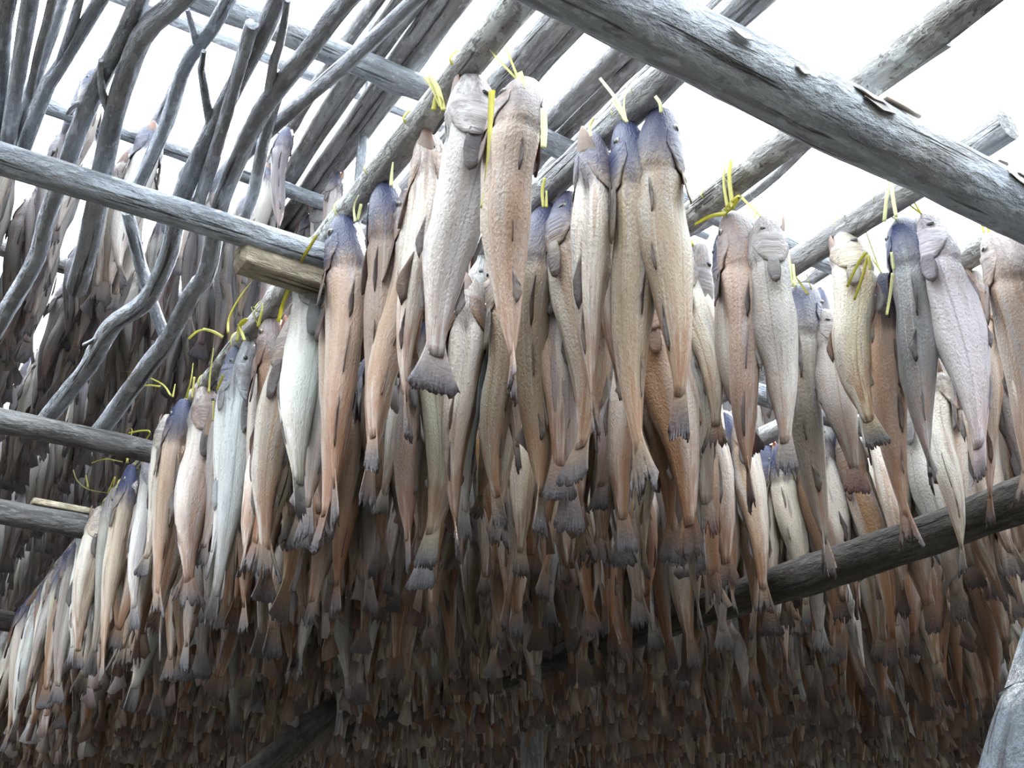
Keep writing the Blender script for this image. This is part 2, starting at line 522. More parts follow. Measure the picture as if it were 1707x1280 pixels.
e_end = at_z(396, 424, CAM_Z + 1.285)
pl_dir = (N + D * 0.02).normalized()
pl_side = pl_dir.cross(Vector((0, 0, 1))).normalized()
pk = link('sawn_plank', box('sawn_plank', e_end + pl_dir * 0.24, pl_side, Vector((0, 0, 1)), pl_dir, 0.034, 0.032, 0.24, M['sawn'], 0.010))
tag(pk, 'short sawn plank end jutting out left beside the front fish pole', 'plank')
e2 = at_z(57, 838, CAM_Z + 1.37)
pk2 = link('sawn_plank', box('sawn_plank', e2 + pl_dir * 0.25, pl_side, Vector((0, 0, 1)), pl_dir, 0.03, 0.012, 0.26, M['sawn'], 0.005))
tag(pk2, 'thin pale board lying on the dark beam at the left', 'plank')

# bare branches lying on the left beams: (pixels along it, height above the eye, width in pixels, label)
ZB = CAM_Z + 1.405
BR = [
    ([(640, -60), (570, 10), (520, 77), (447, 168), (403, 252), (366, 345), (345, 455), (319, 492), (279, 569), (248, 608), (161, 728)], 30, 'bare branch running from the top middle down to the middle left beam'),
    ([(470, -20), (433, 67), (353, 218), (302, 333), (280, 425), (242, 502), (188, 543), (144, 613), (70, 708)], 30, 'crooked bare branch bent in the middle, reaching the middle left beam'),
    ([(740, -45), (660, 30), (600, 86), (500, 172), (437, 228), (370, 290), (316, 345)], 24, 'slanting bare branch crossing the others toward the top middle'),
    ([(390, -20), (359, 40), (309, 111), (279, 202), (228, 315)], 23, 'slim branch left of the open sky gap'),
    ([(340, -40), (290, 8), (242, 50), (215, 111), (188, 202), (168, 305), (150, 400), (128, 480)], 36, 'thickest dark branch at the top left'),
    ([(250, -40), (232, 0), (202, 67), (151, 168), (111, 272), (80, 360), (60, 432), (10, 519)], 28, 'branch beside the thickest one at the top left'),
    ([(200, -50), (168, 0), (101, 111), (77, 150), (34, 262)], 24, 'forked branch near the upper left corner'),
    ([(120, -40), (104, 0), (60, 128), (40, 178), (20, 270)], 20, 'straight thin branch near the upper left corner'),
    ([(92, -20), (78, 40), (64, 90), (50, 160)], 14, 'thin twig between two branches in the upper left corner'),
    ([(58, -40), (50, 0), (27, 144), (10, 262)], 26, 'upright branch near the left edge'),
    ([(22, -40), (8, 40), (0, 130), (-14, 250)], 30, 'rough branch cut by the upper left corner'),
    ([(212, 350), (230, 425), (249, 492), (278, 566)], 20, 'short dark branch leaning the other way below the left beam'),
    ([(420, 40), (395, 130), (360, 250), (330, 345)], 22, 'shaded branch in the tangle above the left beam'),
    ([(470, 130), (440, 235), (420, 330), (400, 375)], 20, 'thin branch beside the plank end'),
    ([(60, 432), (30, 490), (-10, 560)], 24, 'short branch at the left edge below the left beam'),
]
branch_objs = []
for i, (pp, w, lab) in enumerate(BR):
    pts = []
    zz = ZB + 0.02 * ((i * 5) % 4)
    for k, (u, v) in enumerate(pp):
        q = at_z(u, v, zz)
        dep = (q - EYE).dot(FW)
        q = at_z(u, v, zz)
        pts.append((q, 0.5 * w * dep / F_PX * (1.05 - 0.1 * k / len(pp))))
    o = pole('bare_branch', pts, 'branch', lab, 'branch', 'bare branches laid over the left beams', sides=12, step=0.05, knots=0.5, rough=0.09)
    branch_objs.append(o)
def fork(i, pp, w, name='side_branch'):
    zz = ZB + 0.02 * ((i * 5) % 4)
    pts = []
    for u, v in pp:
        q = at_z(u, v, zz)
        pts.append((q, 0.5 * w * (q - EYE).dot(FW) / F_PX * (1.1 - 0.7 * len(pts) / len(pp))))
    SEED[0] += 1
    link(name, tube_mesh(name, pts, M['branch'], seed=SEED[0], sides=10, step=0.05), branch_objs[i])
fork(6, [(101, 111), (118, 55), (134, -5), (145, -40)], 20)
fork(1, [(353, 218), (341, 150), (334, 100), (340, 85)], 15)
fork(3, [(330, 80), (322, 50), (312, 15)], 14)
fork(0, [(447, 168), (455, 110), (470, 60), (480, 0)], 18)
fork(4, [(188, 202), (170, 150), (168, 100)], 14)
fork(5, [(151, 168), (125, 175), (112, 190)], 9, 'twig')
fork(1, [(188, 543), (170, 560), (140, 575)], 10, 'twig')

# upper poles seen against the sky: (pixel, width in pixels, s range, label)
UPL = [
    (600, 40, 22, 2.0, 6.6, 'upper pole left of the oval gaps of sky'), (640, 60, 26, 2.0, 6.6, 'upper pole beside the thin vertical post'),
    (668, 48, 24, 2.0, 6.6, 'upper pole between two oval sky gaps'), (700, 45, 28, 2.0, 6.6, 'dark upper pole at the top middle'),
    (737, 50, 30, 2.0, 6.6, 'upper pole bordering the wide sky slit'), (872, 98, 46, 1.9, 7.0, 'wide upper pole behind the topmost fish'),
    (912, 105, 30, 1.9, 7.0, 'narrower upper pole right of the topmost fish'), (985, 140, 36, 1.9, 7.0, 'upper pole between the two bright sky slits'),
    (1012, 150, 26, 1.9, 7.0, 'upper pole edging the right sky slit'), (1062, 170, 34, 1.8, 7.0, 'upper pole touching the big beam from below'),
    (1190, 15, 28, 1.7, 6.0, 'faint upper pole above the big beam at the top'), (1225, 5, 22, 1.7, 6.0, 'second faint upper pole above the big beam'),
    (1555, 45, 40, 1.5, 3.2, 'upper pole above the cut pole end at the top right'), (1610, 50, 22, 1.5, 3.0, 'thin upper pole near the top right corner'),
]
for u, v, w, s0, s1, lab in UPL:
    q = at_z(u, v, HB)
    off = q.dot(N)
    r = 0.5 * w * (q - EYE).dot(FW) / F_PX
    pole('upper_pole', row_pts(off, s0, s1, HB, r, int(u), 0.02), 'pole', lab, 'pole', 'poles of the upper tier', sides=12, step=0.08, knots=0.3)
ROWS_B = [-0.95 + 0.24 * k for k in range(10)]
for k, off in enumerate(ROWS_B):
    s0 = 3.05 + 0.25 * ((k * 5) % 3)
    pole('upper_pole', row_pts(off, s0, 9.6, HB, 0.021 + 0.004 * (k % 3), 40 + k, 0.03), 'branch', f'crooked upper pole with shaded fish, {ORD[k]} from the left edge', 'pole', 'fish poles of the upper left tier', sides=10, step=0.09, knots=0.25)

for k in range(18):  # extra in-between poles, added with their fish to darken the depths
    pole('fish_pole', row_pts(ROWS[k] + 0.165, 2.15, 8.5, H + 0.005, 0.026, 500 + k, 0.004), 'pole', f'shaded added pole between the {ORD[k]} and {ORD[k + 1]} fish rows', 'pole', 'added poles between the fish rows', sides=8, step=0.2, knots=0)
for k in range(13):  # hidden upper tier, added to cut overhead light on the deep rows
    pole('upper_pole', row_pts(1.75 + 0.42 * k + 0.03, max(1.1, (4.05 - 0.53 * (1.75 + 0.42 * k)) / 0.848), 9.2, HB, 0.03, 80 + k, 0.02), 'pole', 'added upper fish pole hidden behind the right rows', 'pole', 'added upper fish poles behind the right rows', sides=8, step=0.2, knots=0)
# unseen rack behind the viewer and left wing, added to block low light
for k in range(21):
    pole('fish_pole', row_pts(-3.0 + 0.5 * k, -5.4, -2.3, H, 0.03, 300 + k), 'pole', 'fish pole of the added unseen rack behind the viewer', 'pole', 'poles of the added unseen rack', sides=8, step=0.3, knots=0)
    pole('fish_pole', row_pts(-3.0 + 0.5 * k, -5.4, -2.7, HB, 0.03, 300 + k), 'pole', 'upper fish pole of the added unseen rack behind the viewer', 'pole', 'upper poles of the added unseen rack', sides=8, step=0.3, knots=0)
for s_ in (-2.6, -5.0):
    cross(s_, -3.4, 7.4, CAM_Z + 1.31, 0.05, 'pole', 'cross beam of the added unseen rack behind the viewer', sides=10, step=0.3)
    cross(s_ - 0.35 if s_ > -3 else s_, -3.4, 7.4, HB - 0.09, 0.05, 'pole', 'upper cross beam of the added unseen rack behind the viewer', sides=10, step=0.3)
    for o_ in (-3.2, 2.0, 7.2):
        pole('rack_post', [(rack(s_, o_, -0.02), 0.06), (rack(s_, o_, 1.4), 0.058), (rack(s_ + (-0.35 if s_ > -3 else 0), o_, HB - 0.1), 0.055)], 'pole', 'upright post of the added unseen rack behind the viewer', 'post', 'posts of the added unseen rack', sides=10, step=0.2)
for k in range(4):
    pole('fish_pole', row_pts(-1.5 - 0.4 * k, -1.4, 7.2, H, 0.03, 340 + k), 'pole', 'fish pole of the added left wing of the rack, outside the picture', 'pole', 'poles of the added left wing', sides=8, step=0.3, knots=0)

# posts, braces
q0 = at_depth(592, 330, 3.9)
pole('rack_post', [(Vector((q0.x, q0.y, CAM_Z + 1.2)), 0.021), (Vector((q0.x + 0.01, q0.y, CAM_Z + 2.4)), 0.020), (Vector((q0.x, q0.y + 0.01, CAM_Z + 3.9)), 0.019)], 'beam', 'thin upright post against the sky left of the front pole', 'post', sides=12)
q1 = at_depth(887, 1250, 5.2)
pole('rack_post', [(Vector((q1.x, q1.y, -0.02)), 0.062), (Vector((q1.x, q1.y, 1.6)), 0.058), (Vector((q1.x, q1.y, CAM_Z + 1.26)), 0.055)], 'pole', 'shaded upright post at the bottom middle between the hanging tails', 'post', sides=14)
a, b = at_depth(380, 1330, 3.6), at_depth(640, 1120, 4.6)
dv = (b - a).normalized()
pole('brace', [(a - dv * 1.6, 0.06), (a, 0.058), (b, 0.055), (b + dv * 1.2, 0.052)], 'dark', 'dark diagonal brace at the bottom left under the fish', 'brace', sides=14)
a, b = at_depth(1716, 1290, 1.30), at_depth(1772, 1080, 1.42)
dv = (b - a).normalized()
br = pole('brace', [(a - dv * 1.0, 0.055), (a, 0.055), (b, 0.052), (b + dv * 1.1, 0.050)], 'bare', 'bare blue-grey wooden brace with a knot in the bottom right corner', 'brace', sides=28, step=0.02, rough=0.03, knots=0.15)
a, b = at_off(1130, 1032, 2.19), at_off(1707, 836, 2.19)
dv = (b - a).normalized()
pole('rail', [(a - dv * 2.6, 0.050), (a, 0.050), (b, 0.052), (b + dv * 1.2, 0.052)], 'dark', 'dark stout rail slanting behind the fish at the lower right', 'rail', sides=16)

# ================================================================== FISH
T_P = [0.0, 0.015, 0.05, 0.10, 0.16, 0.22, 0.30, 0.40, 0.50, 0.60, 0.70, 0.78, 0.84, 0.885]
D_P = [0.019, 0.030, 0.044, 0.056, 0.065, 0.067, 0.070, 0.070, 0.064, 0.053, 0.039, 0.028, 0.020, 0.017]
W_P = [0.020, 0.031, 0.043, 0.052, 0.056, 0.055, 0.055, 0.053, 0.049, 0.041, 0.030, 0.020, 0.010, 0.003]

class Shape:
    def __init__(s, seed):
        r = random.Random(seed * 17 + 3)
        s.seed = seed
        s.bx, s.by = r.uniform(-0.035, 0.035), r.uniform(-0.03, 0.03)
        s.b2x, s.b2y = r.uniform(-0.022, 0.022), r.uniform(-0.02, 0.02)
        s.tw = r.uniform(-0.9, 0.9)
        s.slit = r.random() < 0.6
        s.hollow = r.uniform(0.04, 0.34)
        s.fat = r.uniform(0.9, 1.1)
        s.tail_w = r.choice((0.024, 0.030, 0.036, 0.042, 0.050, 0.058))
        s.rag = r.uniform(0.25, 1.0)
        s.notch = r.choice((0.0, 0.006, 0.012, 0.03))
        s.jaw = r.uniform(0.1, 0.55)
        s.r = r
    def frame(s, t):
        c = Vector((s.bx * math.sin(PI * t) + s.b2x * math.sin(2 * PI * t), s.by * math.sin(PI * t) + s.b2y * math.sin(2.3 * PI * t), -t))
        a = s.tw * max(0, t - 0.3)
        return c, a
    def place(s, t, x, y):
        c, a = s.frame(t)
        return Vector((c.x + x * math.cos(a) - y * math.sin(a), c.y + x * math.sin(a) + y * math.cos(a), c.z))
    def rad(s, t, an):
        d = float(np.interp(t, T_P, D_P)) * s.fat
        w = float(np.interp(t, T_P, W_P))
        c, sn = math.cos(an), math.sin(an)
        k = 1 + 0.09 * noise.noise(Vector((c * 2 + s.seed, sn * 2, t * 9))) + 0.06 * noise.noise(Vector((c * 5, sn * 5 + s.seed, t * 5)))
        hol = s.hollow * math.exp(-((sn - 0.12) / 0.33) ** 2) * min(1, max(0, (t - 0.24) / 0.15)) * min(1, max(0, (0.9 - t) / 0.2))
        k *= 1 - hol
        k *= 1 + 0.22 * noise.noise(Vector((t * 4.5, s.seed * 2.7, 0.5))) * min(1, max(0, (t - 0.15) / 0.2))
        # gill groove behind the head
        k *= 1 - 0.09 * math.exp(-((t - 0.215 - 0.02 * sn) / 0.012) ** 2)
        if s.slit:
            da = (an + PI / 2 + PI) % (2 * PI) - PI
            k *= 1 - 0.5 * math.exp(-(da / 0.30) ** 2) * min(1, max(0, (t - 0.17) / 0.05)) * min(1, max(0, (0.56 - t) / 0.12))
        return w * c * k, d * sn * k

def body_mesh(S, rings, sides, nm='body'):
    ts = [0.05, 0.02] + list(rings)
    V, CO, FC = [], [], []
    for i, t in enumerate(ts):
        for j in range(sides):
            an = 2 * PI * (j + 0.5 * (i % 2) * 0) / sides
            if i == 0:
                x, y = 0.008 * math.cos(an), 0.008 * math.sin(an)
            elif i == 1:
                x, y = 0.013 * math.cos(an), 0.012 * math.sin(an)
            else:
                x, y = S.rad(t, an)
            V.append(S.place(t, x, y))
            CO.append((t, math.sin(an), math.cos(an)))
    m = len(ts)
    for i in range(m - 1):
        for j in range(sides):
            a, b = i * sides + j, i * sides + (j + 1) % sides
            FC.append((a, a + sides, b + sides, b))
    FC.append(tuple(range(sides)))
    FC.append(tuple(range((m - 1) * sides, m * sides))[::-1])
    return V, FC, CO

def sheet(rows, thick, nrm):
    """rows: grid of Vectors -> closed thin sheet."""
    nr, nc = len(rows), len(rows[0])
    V = [p + nrm * thick for r in rows for p in r] + [p - nrm * thick for r in rows for p in r]
    n0 = nr * nc
    FC = []
    for i in range(nr - 1):
        for j in range(nc - 1):
            a = i * nc + j
            FC.append((a, a + 1, a + nc + 1, a + nc))
            FC.append((n0 + a, n0 + a + nc, n0 + a + nc + 1, n0 + a + 1))
    bd = [j for j in range(nc)] + [i * nc + nc - 1 for i in range(1, nr)] + [(nr - 1) * nc + j for j in range(nc - 2, -1, -1)] + [i * nc for i in range(nr - 2, 0, -1)]
    for k in range(len(bd)):
        a, b = bd[k], bd[(k + 1) % len(bd)]
        FC.append((a, n0 + a, n0 + b, b))
    return V, FC

def tail_rows(S, nc=23, nr=7):
    rows = []
    r = random.Random(S.seed * 5 + 1)
    ends = []
    for j in range(nc):
        q = j / (nc - 1) * 2 - 1
        e = 1.0 - S.notch * (1 - abs(q)) - (r.random() ** 1.5) * 0.050 * S.rag - 0.02 * max(0, abs(q) - 0.75) * 4 * (S.notch < 0.015)
        if S.rag > 0.6 and j in (4, 9, 10, 16):
            e -= 0.028 * S.rag
        ends.append(e)
    for i in range(nr):
        f = i / (nr - 1)
        row = []
        for j in range(nc):
            q = j / (nc - 1) * 2 - 1
            t = 0.83 + (ends[j] - 0.83) * f
            hw = 0.0185 + (S.tail_w - 0.0185) * (f ** 1.5)
            x = 0.010 * math.sin(q * 2.2 + S.seed) * f + 0.002 * ((j % 2) * 2 - 1) * f
            row.append(S.place(min(t, 1.0), x, q * hw))
        rows.append(row)
    return rows

def fin_part(S, kind, idx):
    r = random.Random(S.seed * 31 + idx)
    if kind == 'pectoral':
        sg = 1 if idx == 0 else -1
        t0, t1 = 0.215, 0.215 + r.uniform(0.11, 0.16)
        out = r.uniform(0.02, 0.30)
        rows = []
        for i in range(6):
            f = i / 5
            row = []
            hw = 0.007 + 0.014 * math.sin(PI * min(1, f * 0.75 + 0.12))
            for j in range(5):
                q = j / 4 * 2 - 1
                t = t0 + (t1 - t0) * f - abs(q) * 0.012 * f
                x0 = float(np.interp(t, T_P, W_P)) * (1.02 - 0.03)
                x = sg * (x0 + 0.003 + out * (t - t0) * 0.5)
                row.append(S.place(t, x, -0.006 + q * hw))
            rows.append(row)
        return sheet(rows, 0.0012, Vector((1, 0, 0)))
    sg, t0, t1, h = {'d0': (1, 0.27, 0.41, 0.030), 'd1': (1, 0.45, 0.59, 0.024), 'd2': (1, 0.64, 0.75, 0.018),
                     'a0': (-1, 0.47, 0.60, 0.022), 'a1': (-1, 0.64, 0.75, 0.017)}[kind]
    rows = []
    lean = r.uniform(-1.2, 1.2)
    h *= r.uniform(0.35, 1.15)
    t1 = t0 + (t1 - t0) * r.uniform(0.6, 1.15)
    for i in range(7):
        f = i / 6
        row = []
        for j in range(3):
            q = j / 2
            t = t0 + (t1 - t0) * f + q * 0.05 * (1 - 0.5 * f)
            base = float(np.interp(t, T_P, D_P)) * S.fat * 0.97
            hh = h * q * (0.25 + 0.75 * math.sin(PI * (0.12 + 0.8 * f))) * (1 - 0.25 * r.random() * (j == 2))
            row.append(S.place(t, hh * lean, sg * (base + hh)))
        rows.append(row)
    return sheet(rows, 0.0012, Vector((1, 0, 0)))

def co_for(V):
    return [(-v.z, v.y * 8, v.x * 8) for v in V]

def lens_mesh(S, sg):
    """eye: a flattened dome on the side of the head."""
    V, FC, CO = [], [], []
    c = S.place(0.085, 0, 0)
    x0 = float(np.interp(0.085, T_P, W_P)) * 0.88
    n = 12
    for ring, (rr, hh) in enumerate(((0.0135, 0.0), (0.011, 0.005), (0.006, 0.0075))):
        for j in range(n):
            a = 2 * PI * j / n
            V.append(S.place(0.085 + rr * math.sin(a) * 0.75, sg * (x0 + hh), 0.016 + rr * math.cos(a)))
    V.append(S.place(0.085, sg * (x0 + 0.008), 0.016))
    for k in range(2):
        for j in range(n):
            a, b = k * n + j, k * n + (j + 1) % n
            FC.append((a, b, b + n, a + n))
    for j in range(n):
        FC.append((2 * n + j, 2 * n + (j + 1) % n, 3 * n))
    return V, FC

def gill_mesh(S, sg):
    rows = []
    for i in range(7):
        f = i / 6
        row = []
        for j in range(9):
            q = j / 8
            an = -1.25 + 2.1 * q
            bu = max(0.0, math.sin(PI * q)) ** 0.8
            t = 0.105 + (0.048 + 0.088 * bu) * f
            x, y = S.rad(t, an if sg > 0 else PI - an)
            k = 1.003 + 0.010 * bu + 0.13 * f ** 3 * bu + 0.02 * math.sin(9 * f + 4 * q) * bu
            row.append(S.place(t, x * k, y * (1.01 + 0.02 * f)))
        rows.append(row)
    return sheet(rows, 0.0012, Vector((sg, 0, 0)))

def jaw_mesh(S):
    rows = []
    for i in range(6):
        f = i / 5
        t = 0.11 - 0.112 * f
        tap = math.sqrt(max(0.02, 1 - (f * 0.97) ** 3))
        row = []
        for j in range(7):
            an = -PI / 2 + (j / 6 - 0.5) * 2.0 * (1 - 0.45 * f)
            w = 0.043 * (1 - 0.35 * f) * tap
            out = S.jaw * 0.07 * f
            row.append(S.place(max(t, -0.02), w * math.cos(an), (0.05 * (1 - 0.40 * f)) * math.sin(an) * (0.5 + 0.5 * tap) - out - 0.002))
        rows.append(row)
    return sheet(rows, 0.0016, Vector((0, 1, 0)))

NSH = 14
RINGS = [0.0, 0.012, 0.03, 0.055, 0.085, 0.12, 0.155, 0.19, 0.207, 0.22, 0.235, 0.26, 0.30, 0.34, 0.38, 0.42, 0.46, 0.50, 0.54, 0.58, 0.62, 0.66, 0.70, 0.74, 0.78, 0.82, 0.855, 0.885]
PARTS = []
LOW = []
for i in range(NSH):
    S = Shape(i)
    d = {}
    V, FC, CO = body_mesh(S, RINGS, 20)
    d['body'] = [mesh_of('body', V, FC, M['fish'], {'fish_co': ('FLOAT_VECTOR', CO)})]
    V, FC = sheet(tail_rows(S), 0.0011, Vector((1, 0, 0)))
    d['tail_fin'] = [mesh_of('tail_fin', V, FC, M['tail'], {'fish_co': ('FLOAT_VECTOR', co_for(V))})]
    d['pectoral_fin'] = []
    for k in (0, 1):
        V, FC = fin_part(S, 'pectoral', k)
        d['pectoral_fin'].append(mesh_of('pectoral_fin', V, FC, M['fin'], {'fish_co': ('FLOAT_VECTOR', co_for(V))}))
    for nm, ks in (('dorsal_fin', ('d0', 'd1', 'd2')), ('anal_fin', ('a0', 'a1'))):
        d[nm] = []
        for k, kk in enumerate(ks):
            V, FC = fin_part(S, kk, 10 + k)
            d[nm].append(mesh_of(nm, V, FC, M['fin'], {'fish_co': ('FLOAT_VECTOR', co_for(V))}))
    d['eye'] = []
    d['gill_cover'] = []
    for sg in (1, -1):
        V, FC = lens_mesh(S, sg)
        me = mesh_of('eye', V, FC[:12], M['eye'])
        d.setdefault('pupil', []).append(mesh_of('pupil', V[12:], [tuple(q - 12 for q in f) for f in FC[12:]], M['pupil']))
        d['eye'].append(me)
        V, FC = gill_mesh(S, sg)
        d['gill_cover'].append(mesh_of('gill_cover', V, FC, M['fish'], {'fish_co': ('FLOAT_VECTOR', [(-v.z, 0.2, v.x * 15) for v in V])}))
    V, FC = jaw_mesh(S)
    d['lower_jaw'] = [mesh_of('lower_jaw', V, FC, M['jaw'])]
    PARTS.append(d)
    # low version
    V, FC, CO = body_mesh(S, [0.0, 0.05, 0.13, 0.22, 0.34, 0.50, 0.66, 0.80, 0.87], 8)
    tr = tail_rows(S, 5, 3)
    V2, F2 = sheet(tr, 0.0015, Vector((1, 0, 0)))
    n0 = len(V)
    tris = []
    for f in FC + [tuple(q + n0 for q in f) for f in F2]:
        for q in range(1, len(f) - 1):
            tris.append((f[0], f[q], f[q + 1]))
    VV = np.array([tuple(v) for v in V + V2], dtype=np.float64)
    CC = np.array(CO + [(0.93 + 0.05 * (k % 2), 0.0, 0.0) for k in range(len(V2))], dtype=np.float64)
    LOW.append((VV, np.array(tris, dtype=np.int64), CC))

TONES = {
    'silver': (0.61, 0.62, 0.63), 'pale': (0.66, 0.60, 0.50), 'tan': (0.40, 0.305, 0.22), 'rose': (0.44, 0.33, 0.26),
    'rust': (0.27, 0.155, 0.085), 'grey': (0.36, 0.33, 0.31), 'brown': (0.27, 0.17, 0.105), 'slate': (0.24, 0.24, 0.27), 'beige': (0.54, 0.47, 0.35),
}
WORD = {'silver': 'silvery', 'pale': 'creamy pale', 'tan': 'tan', 'rose': 'rosy tan', 'rust': 'rusty orange-brown', 'grey': 'grey', 'brown': 'dark brown', 'slate': 'slate grey', 'beige': 'beige'}

class Fish:
    __slots__ = ('top', 'bot', 'wid', 'yaw', 'tone', 'dark', 'shape', 'row', 'hero', 'mat', 'label', 'tint', 's', 'seen', 'rnd', 'note')

FISH = []
frnd = random.Random(77)

def add_fish(top, bot, wid, yaw, tone, dark, row, hero=False, note='', shape=None):
    f = Fish()
    f.top, f.bot, f.wid, f.tone, f.dark, f.row, f.hero, f.note = top, bot, wid, tone, dark, row, hero, note
    f.shape = frnd.randrange(NSH) if shape is None else shape
    f.rnd = frnd.random()
    t = TONES[tone]
    k = frnd.uniform(0.86, 1.12)
    f.tint = tuple(min(0.8, c * k * frnd.uniform(0.95, 1.05)) for c in t)
    f.s = top.dot(D)
    ax = (top - bot)
    L = ax.length
    z = ax.normalized()
    c = (EYE - top)
    c.z = 0
    c.normalize()
    a = math.radians(yaw)
    dor = Vector((c.x * math.cos(a) - c.y * math.sin(a), c.x * math.sin(a) + c.y * math.cos(a), 0))
    x = dor.cross(z).normalized()
    y = z.cross(x).normalized()
    side = abs(math.sin(a))
    basew = 0.105 + (0.135 - 0.105) * side
    k = 1.22 * wid / basew
    k = max(L * 0.62, min(L * 1.4, k))
    f.mat = Matrix(((x.x * k, y.x * k, z.x * L, top.x), (x.y * k, y.y * k, z.y * L, top.y), (x.z * k, y.z * k, z.z * L, top.z), (0, 0, 0, 1)))
    FISH.append(f)
    return f

# heroes: row, top pixel, bottom pixel, width px, yaw (0 back to viewer, 180 belly, 90 / -90 flank), tone, dark head, note
HERO = [
    (0, (150, 838), (118, 1110), 27, 60, 'silver', 0.2, 'narrow pale'), (0, (168, 846), (128, 1118), 34, 100, 'beige', 0.1, 'with a round staring eye'),
    (0, (190, 815), (150, 1128), 24, -70, 'grey', 0.4, ''), (0, (220, 776), (163, 1150), 27, 30, 'beige', 1.0, 'with a dark blue head'),
    (0, (246, 758), (221, 1052), 28, 110, 'silver', 0.6, 'bluish white'), (0, (280, 692), (236, 962), 27, 80, 'pale', 0.2, 'with a wrinkled head'),
    (0, (307, 668), (256, 1038), 36, 10, 'tan', 1.0, 'with a blue head and rusty tail'), (0, (342, 648), (308, 1022), 52, 95, 'rose', 0.1, 'broad, with a reddish mouth'),
    (0, (392, 578), (346, 968), 30, 60, 'silver', 0.9, 'slender, with a purple-blue head'), (0, (415, 566), (347, 1055), 42, -80, 'silver', 0.4, 'with a paddle-shaped blue-grey tail'),
    (0, (456, 532), (408, 965), 52, 8, 'rust', 0.35, 'broad-backed'), (0, (476, 640), (440, 980), 40, 30, 'tan', 0.2, 'with a dark split tail'),
    (0, (516, 422), (490, 868), 64, 100, 'silver', 0.5, 'with a folded face and grey fin'), (0, (574, 364), (560, 892), 66, 12, 'tan', 1.0, 'with a big dark blue head'),
    (0, (646, 307), (612, 852), 64, -25, 'tan', 1.0, 'with a smooth rounded blue head'), (0, (714, 226), (682, 735), 54, 170, 'rose', 0.1, 'with an open belly'),
    (0, (788, 128), (715, 656), 88, 105, 'silver', 0.15, 'with gaping gills and wide tail'), (0, (876, 138), (852, 674), 78, 20, 'rose', 0.3, 'topmost, with a glowing orange mouth'),
    (1, (918, 343), (900, 900), 68, 6, 'tan', 0.9, 'with a blue-brown head'), (1, (952, 372), (945, 892), 60, -60, 'grey', 0.3, 'scaly'),
    (1, (985, 226), (992, 742), 62, 150, 'tan', 0.8, 'with a blue-black head'), (1, (1042, 206), (1072, 842), 64, 25, 'tan', 1.0, 'long, with a dark head'),
    (1, (1102, 186), (1130, 738), 70, -15, 'tan', 0.9, 'with a high blue head'),
    (1, (806, 424), (772, 915), 44, 75, 'silver', 0.1, 'slender white-flanked'), (1, (818, 556), (788, 872), 50, 5, 'tan', 0.2, 'short'),
    (2, (1166, 408), (1184, 905), 56, 130, 'grey', 0.2, 'with an upturned mouth'), (2, (1142, 470), (1166, 965), 52, 170, 'silver', 0.1, 'with a white belly and dark red fin'),
    (2, (1222, 358), (1256, 855), 64, 15, 'rose', 0.3, 'with a knotted strap on its nose'), (2, (1276, 362), (1316, 795), 58, -80, 'grey', 0.2, 'pinkish'),
    (2, (1085, 640), (1082, 965), 46, 180, 'beige', 0.1, 'short'), (2, (1018, 560), (1046, 905), 40, -40, 'slate', 0.3, ''),
    (3, (1340, 478), (1382, 968), 70, 10, 'grey', 0.8, 'broad and dark-backed'), (3, (1402, 392), (1458, 748), 78, 100, 'beige', 0.15, 'broad, with a splayed tail'),
    (3, (1372, 520), (1428, 825), 50, -60, 'grey', 0.1, 'half behind its neighbour'), (3, (1476, 456), (1516, 922), 52, 20, 'tan', 0.9, 'with a dark snout'),
    (3, (1506, 368), (1560, 825), 64, 0, 'slate', 1.0, 'with a blue-black back'), (3, (1546, 358), (1642, 802), 70, 80, 'silver', 0.2, 'leaning to the right'),
    (4, (1620, 452), (1652, 884), 44, 160, 'rust', 0.2, 'with a red mouth'), (4, (1658, 386), (1708, 852), 82, 20, 'beige', 0.3, 'broad'),
    (4, (1704, 378), (1752, 840), 70, 80, 'pale', 0.2, 'cut by the right edge'), (4, (1562, 590), (1602, 962), 44, 170, 'pale', 0.1, 'yellowish'),
]
ROWNAME = ['front pole', 'second pole', 'third pole', 'fourth pole', 'fifth pole']
for k, (row, tp, bt, w, yaw, tone, dark, note) in enumerate(HERO):
    off = min(ROWS[row] + 0.075, max(ROWS[row] - 0.05, at_z(*tp, H - 0.02).dot(N)))
    a = at_off(*tp, off)
    b = at_off(*bt, off)
    if a.z > H - 0.015:
        a.z = H - 0.015
    dep = (a * 0.5 + b * 0.5 - EYE).dot(FW)
    add_fish(a, b, w * dep / F_PX, yaw, tone, dark, row, True, note, shape=(k * 5) % NSH)

def fill_row(row, off, s0, s1, step, zt, heroes=False, tones=None, lmin=0.5, lmax=0.72):
    s = s0 + frnd.uniform(0, step)
    while s < s1:
        L = frnd.uniform(lmin, lmax)
        top = rack(s, off + frnd.uniform(-0.012, 0.012), zt - frnd.uniform(0.02, 0.10))
        bot = top + Vector((frnd.uniform(-.045, .045), frnd.uniform(-.045, .045), -L))
        tone = frnd.choice(tones or ['tan', 'tan', 'rose', 'rust', 'rust', 'grey', 'grey', 'brown', 'brown', 'beige', 'pale', 'silver'])
        add_fish(top, bot, L * frnd.uniform(0.095, 0.13), frnd.uniform(-180, 180), tone, frnd.choice([0.1, 0.2, 0.5, 0.9, 1.0]), row)
        s += step * frnd.uniform(0.7, 1.3)

